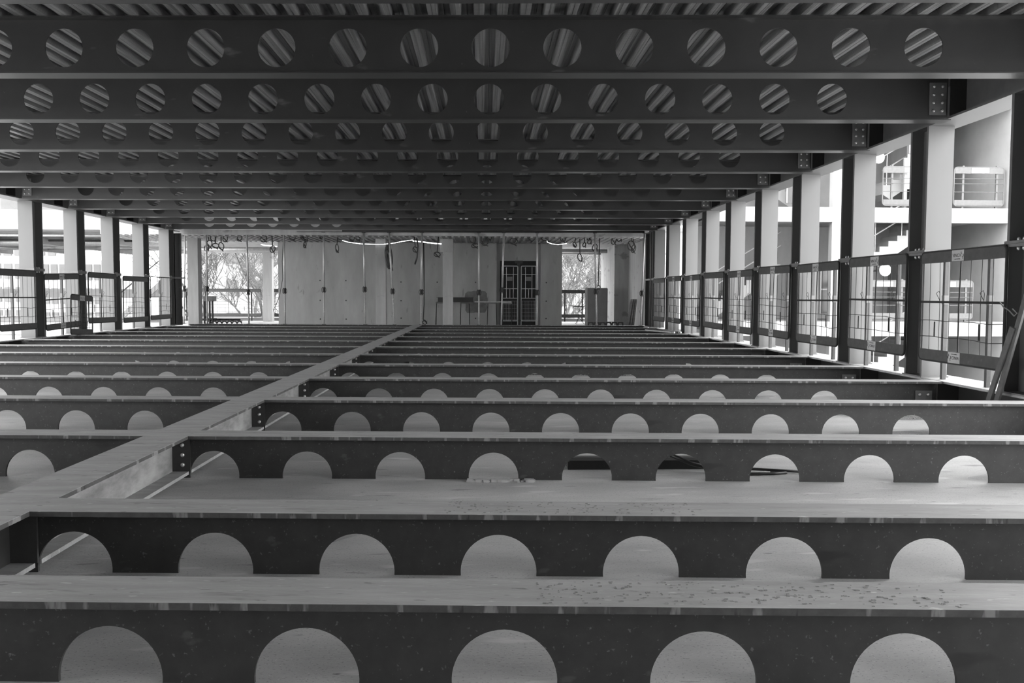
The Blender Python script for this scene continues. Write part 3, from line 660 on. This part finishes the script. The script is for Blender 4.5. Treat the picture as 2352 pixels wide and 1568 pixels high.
light_barrier(12.1, 13.9, Z1, F0+.12, 'pale barrier on the upper outside slab, by the round lamp'); light_barrier(14.3, 15.85, Z1, F0+.12, 'pale barrier on the upper outside slab at right')
light_barrier(13.3, 15.0, Z3, F0+.12, 'pale barrier on the lower outside slab, behind the largest mesh barrier'); light_barrier(11.4, 13.0, Z3, F0+.12, 'pale barrier on the lower outside slab, further left')
for i, (x,) in enumerate(((9.75,),(12.9,),(14.2,))):
    o = MB().box(x-.045,x+.045,F0+.30,F0+.39,Z1 if i < 2 else Z3,(Z1 if i < 2 else Z3)+1.55).build('guard_post', WHITE); tag(o, ['white guard post on the upper outside slab, left one','white guard post on the upper outside slab beside the lamp','white guard post on the lower outside slab'][i], 'post')
o = MB().box(14.2,14.24,26.5,26.54,Z3,Z3+.9).build('dark_rod', WIRE); o.rotation_euler = (0,0,0); tag(o, 'dark rod standing on the lower outside slab', 'rod')
X_, Z_ = px(2210,372,28.4); 
struct('wall_holes_outside', MB().dome((15.1,28.49,5.3),.04,(0,-1,0),.004).dome((15.3,28.49,6.2),.04,(0,-1,0),.004).dome((14.7,28.49,6.5),.04,(0,-1,0),.004).dome((15.5,28.49,7.0),.05,(0,-1,0),.004).dome((14.8,28.49,4.9),.04,(0,-1,0),.004), DARK)
# timber formwork panel
o = MB().box(13.4,14.4,26.2,26.25,4.9,7.1).build('plywood_panel', CONC); tag(o, 'plywood panel high up in the outer building', 'panel')
o = MB().box(13.4,14.4,26.15,26.2,6.0,6.9).build('dark_opening_cover', GREYP); tag(o, 'dark cover above the plywood panel', 'panel')

# ------------------------------------------------------------------ outside, left: the other wing
struct('wall_outside_left', MB().box(-34, -14.6, 38, 38.3, 4.36, 5.22).box(-34, -11.9, 37.9, 38.2, -.3, .2), WHITE)
struct('ceiling_outside_left', MB().box(-34, -14.6, 38.3, 52, 4.36, 4.9), RCONC)
struct('floor_outside_left', MB().box(-34, -14.6, 38.2, 52, -.25, .15), WCONC)
for i, (Y, z, r, lab) in enumerate(((39.5,4.2,.07,'nearest'),(41,4.05,.05,'second'),(43,4.1,.2,'thickest'),(46,4.0,.08,'fourth'),(48,4.05,.1,'farthest'))):
    o = MB().tube([(-33,Y,z),(-15,Y,z)], r, 8).build('ceiling_duct', [GALV,WIRE,GALV,CONC,GREYP][i], None, True); tag(o, 'duct running under the left outer ceiling, the %s' % lab, 'duct', 'ducts under the left outer ceiling')
for i in range(5):
    o = MB().box(-32+3.6*i, -31.7+3.6*i, 39.5, 51, 3.85, 4.36).build('ceiling_joist', GREYP); tag(o, 'joist under the left outer ceiling, %s from the left' % ORD[i], 'joist', 'joists under the left outer ceiling')
def facade(X0, X1, Y, z0, z1, lab, cols, rows, bnd=WHITE):
    t = thing('distant_building', lab, 'building', ((X0+X1)/2, Y, z0)); w_ = X1-X0; h = z1-z0
    MB().box(-w_/2,w_/2,0,6,0,h).build('wall', bnd, t)
    for i in range(cols):
        for j in range(rows):
            x = -w_/2+w_*(i+.5)/cols; z = h*(j+.5)/rows; a = w_/cols*.36; b_ = h/rows*.32
            MB().box(x-a,x+a,-.1,-.02,z-b_,z+b_).build('window', GLASSP, t)
GLASSP = mat('pale_reflecting_glass', .06, .08, .4, 2)
facade(-49, -42.5, 85, -2, 9.5, 'white distant building with gridded windows, seen past the nearest left column', 6, 5)
facade(-40.5, -33.5, 78, -2, 4.6, 'low white distant building with two rows of windows', 9, 3)
facade(-62, -50, 95, -2, 6, 'long white distant building at the far left', 6, 3)
facade(-46, -27, 60, 5.6, 12, 'pale upper building above the left white band', 8, 2)
# outside stair on left
t = thing('metal_stair', 'dark metal staircase seen through the third left barrier', 'stairs', (-17.6, 40, .15))
MB().prism([(0,0),(.35,0),(2.4,1.75),(2.4,2.05)],1,0,.08).build('stringer', GREYP, t); MB().tube([(0,0,1.0),(2.4,0,3.0)], .03, 5).build('handrail', WIRE, t)
m = MB()
for i in range(8): m.box(.15+.27*i,.42+.27*i,.08,1.0,.18+.21*i,.21+.21*i)
m.build('treads', GREYP, t)
o = MB().box(-26, -15.5, 44, 44.1, 1.3, 1.75).build('parapet_strip', GREYP); o.location.z = .0; tag(o, 'grey parapet board across the left outer floor', 'board')
for x in (-25.5,-21,-16): MB().box(x,x+.08,44.1,44.18,.15,1.7).build('support', GREYP, o)
m = MB().box(-34, -12, 41.6, 41.9, -.3, .28).box(-14.5, 6.9, 41.6, 41.8, -.3, .35)
struct('trim_2', m, WCONC)
# barriers past the back openings
for (x0, x1, Y, lab) in ((450, 600, 41.2, 'mesh barrier across the left back opening, before the trees'), (1289, 1346, 41.2, 'mesh barrier across the right back opening, before the trees'), (605, 660, 41.2, 'mesh barrier right of the outer pillar in the left opening'), (425,446,41.3,'mesh barrier seen between the corner posts at far left')):
    X0 = px(x0,700,Y)[0]; X1 = px(x1,700,Y)[0]; o = barrier(lab, None, X1-X0, 1.34, mid=False, signs=False, nv=9); o.location = ((X0+X1)/2, Y, .42)
    for q in (-1, 1): MB().box(q*(X1-X0)*.35-.03, q*(X1-X0)*.35+.03, .02, .07, -.215, 1.2).build('foot_post', WIRE, o)
# ducts in the left back opening
for i, (Y, z, r) in enumerate(((38.5,3.55,.09),(39.5,3.62,.05),(40.6,3.6,.12))):
    o = MB().tube([(-13.5,Y,z),(-8.8,Y,z)], r, 8).build('ceiling_duct', [GALV,WIRE,CONC][i], None, True); tag(o, 'duct under the ceiling of the left back opening, %s' % ORD[i], 'duct')
    o = MB().tube([(3.5,Y,z),(5.7,Y,z)], r, 8).build('ceiling_duct', [GALV,WIRE,CONC][i], None, True); tag(o, 'duct under the ceiling of the right back opening, %s' % ORD[i], 'duct')

struct('floor_ground', MB().box(-160, 160, -60, 200, -3.4, -3.2), GROUND)

# ------------------------------------------------------------------ bare trees
def tree(X, Y, H, seed, lab):
    rd = random.Random(seed); t = thing('bare_tree', lab, 'tree', (X, Y, -3.2), 0, 'bare winter trees behind the hall')
    tr = MB(); br = MB(); tw = MB()
    def grow(p, d, ln, r, lv):
        pts = [p]; q = p.copy(); dd = d.copy()
        for i in range(3):
            dd = (dd+Vector((rd.uniform(-.22,.22),rd.uniform(-.22,.22),rd.uniform(-.08,.16)))).normalized(); q = q+dd*(ln/3); pts.append(q.copy())
        (tr if lv == 0 else br if lv < 3 else tw).tube(pts, r, 5 if lv < 2 else 3, r1=r*.6)
        if lv >= 5: return
        for i in range(4 if lv < 4 else 5):
            k = rd.choice([1,2,3,3]); a = rd.uniform(0,6.28); sp = rd.uniform(.45,1.0)
            nd = (dd+Vector((math.cos(a),math.sin(a),rd.uniform(-.35,.5)))*sp).normalized()
            grow(pts[k], nd, ln*rd.uniform(.55,.78), max(r*.52,.015), lv+1)
    grow(Vector((0,0,0)), Vector((0,0,1)), H*.42, .16, 0)
    tr.build('trunk', BARK, t); br.build('branches', BARK, t); tw.build('twigs', BARK, t)
tree(-19.2, 57, 11, 1, 'bare tree behind the left back opening, left one'); tree(-16.2, 62, 11.5, 2, 'bare tree behind the left back opening, middle one'); tree(-14.2, 55.5, 10.5, 3, 'bare tree behind the left back opening, right one')
tree(-18.0, 67, 12.5, 8, 'bare tree behind the others, farthest beyond the left back opening')
tree(5.0, 50, 9.5, 4, 'bare tree behind the right back opening, nearer one'); tree(7.4, 57, 10.5, 5, 'bare tree behind the right back opening, farther one'); tree(2.4, 60, 11, 6, 'bare tree half hidden by the back wall'); tree(6.4, 66, 12.5, 9, 'bare tree farthest beyond the right back opening')
SCREENB = mat('sky_screen_wall', .17, .26, .9, .35, (1,1,1))  # backdrop buildings added to hold down the sky glare behind the twigs
for x0, x1, Y, h, lab in ((-29.5, -14.5, 84, 11, 'long added backdrop building dimming the sky behind the left trees'), (-13.5, 22, 88, 11.5, 'long added backdrop building dimming the sky behind the right trees')):
    t = thing('distant_building', lab, 'building', ((x0+x1)/2, Y, -3.2)); w_ = (x1-x0)/2
    MB().box(-w_,w_,0,5,0,h).build('wall', SCREENB, t); MB().box(-w_-.3,w_+.3,-.4,5.4,h,h+.35).build('roof', WCONC, t)
    n = int(2*w_/3)
    for i in range(n):
        for z in (1.4, 4.6, 7.8): MB().box(-w_+3*i+.9,-w_+3*i+2.1,-.1,-.02,z,z+1.5).build('window', GLASSP, t)
for o in bpy.data.objects:
    if o.type == 'EMPTY': o.empty_display_size = .1
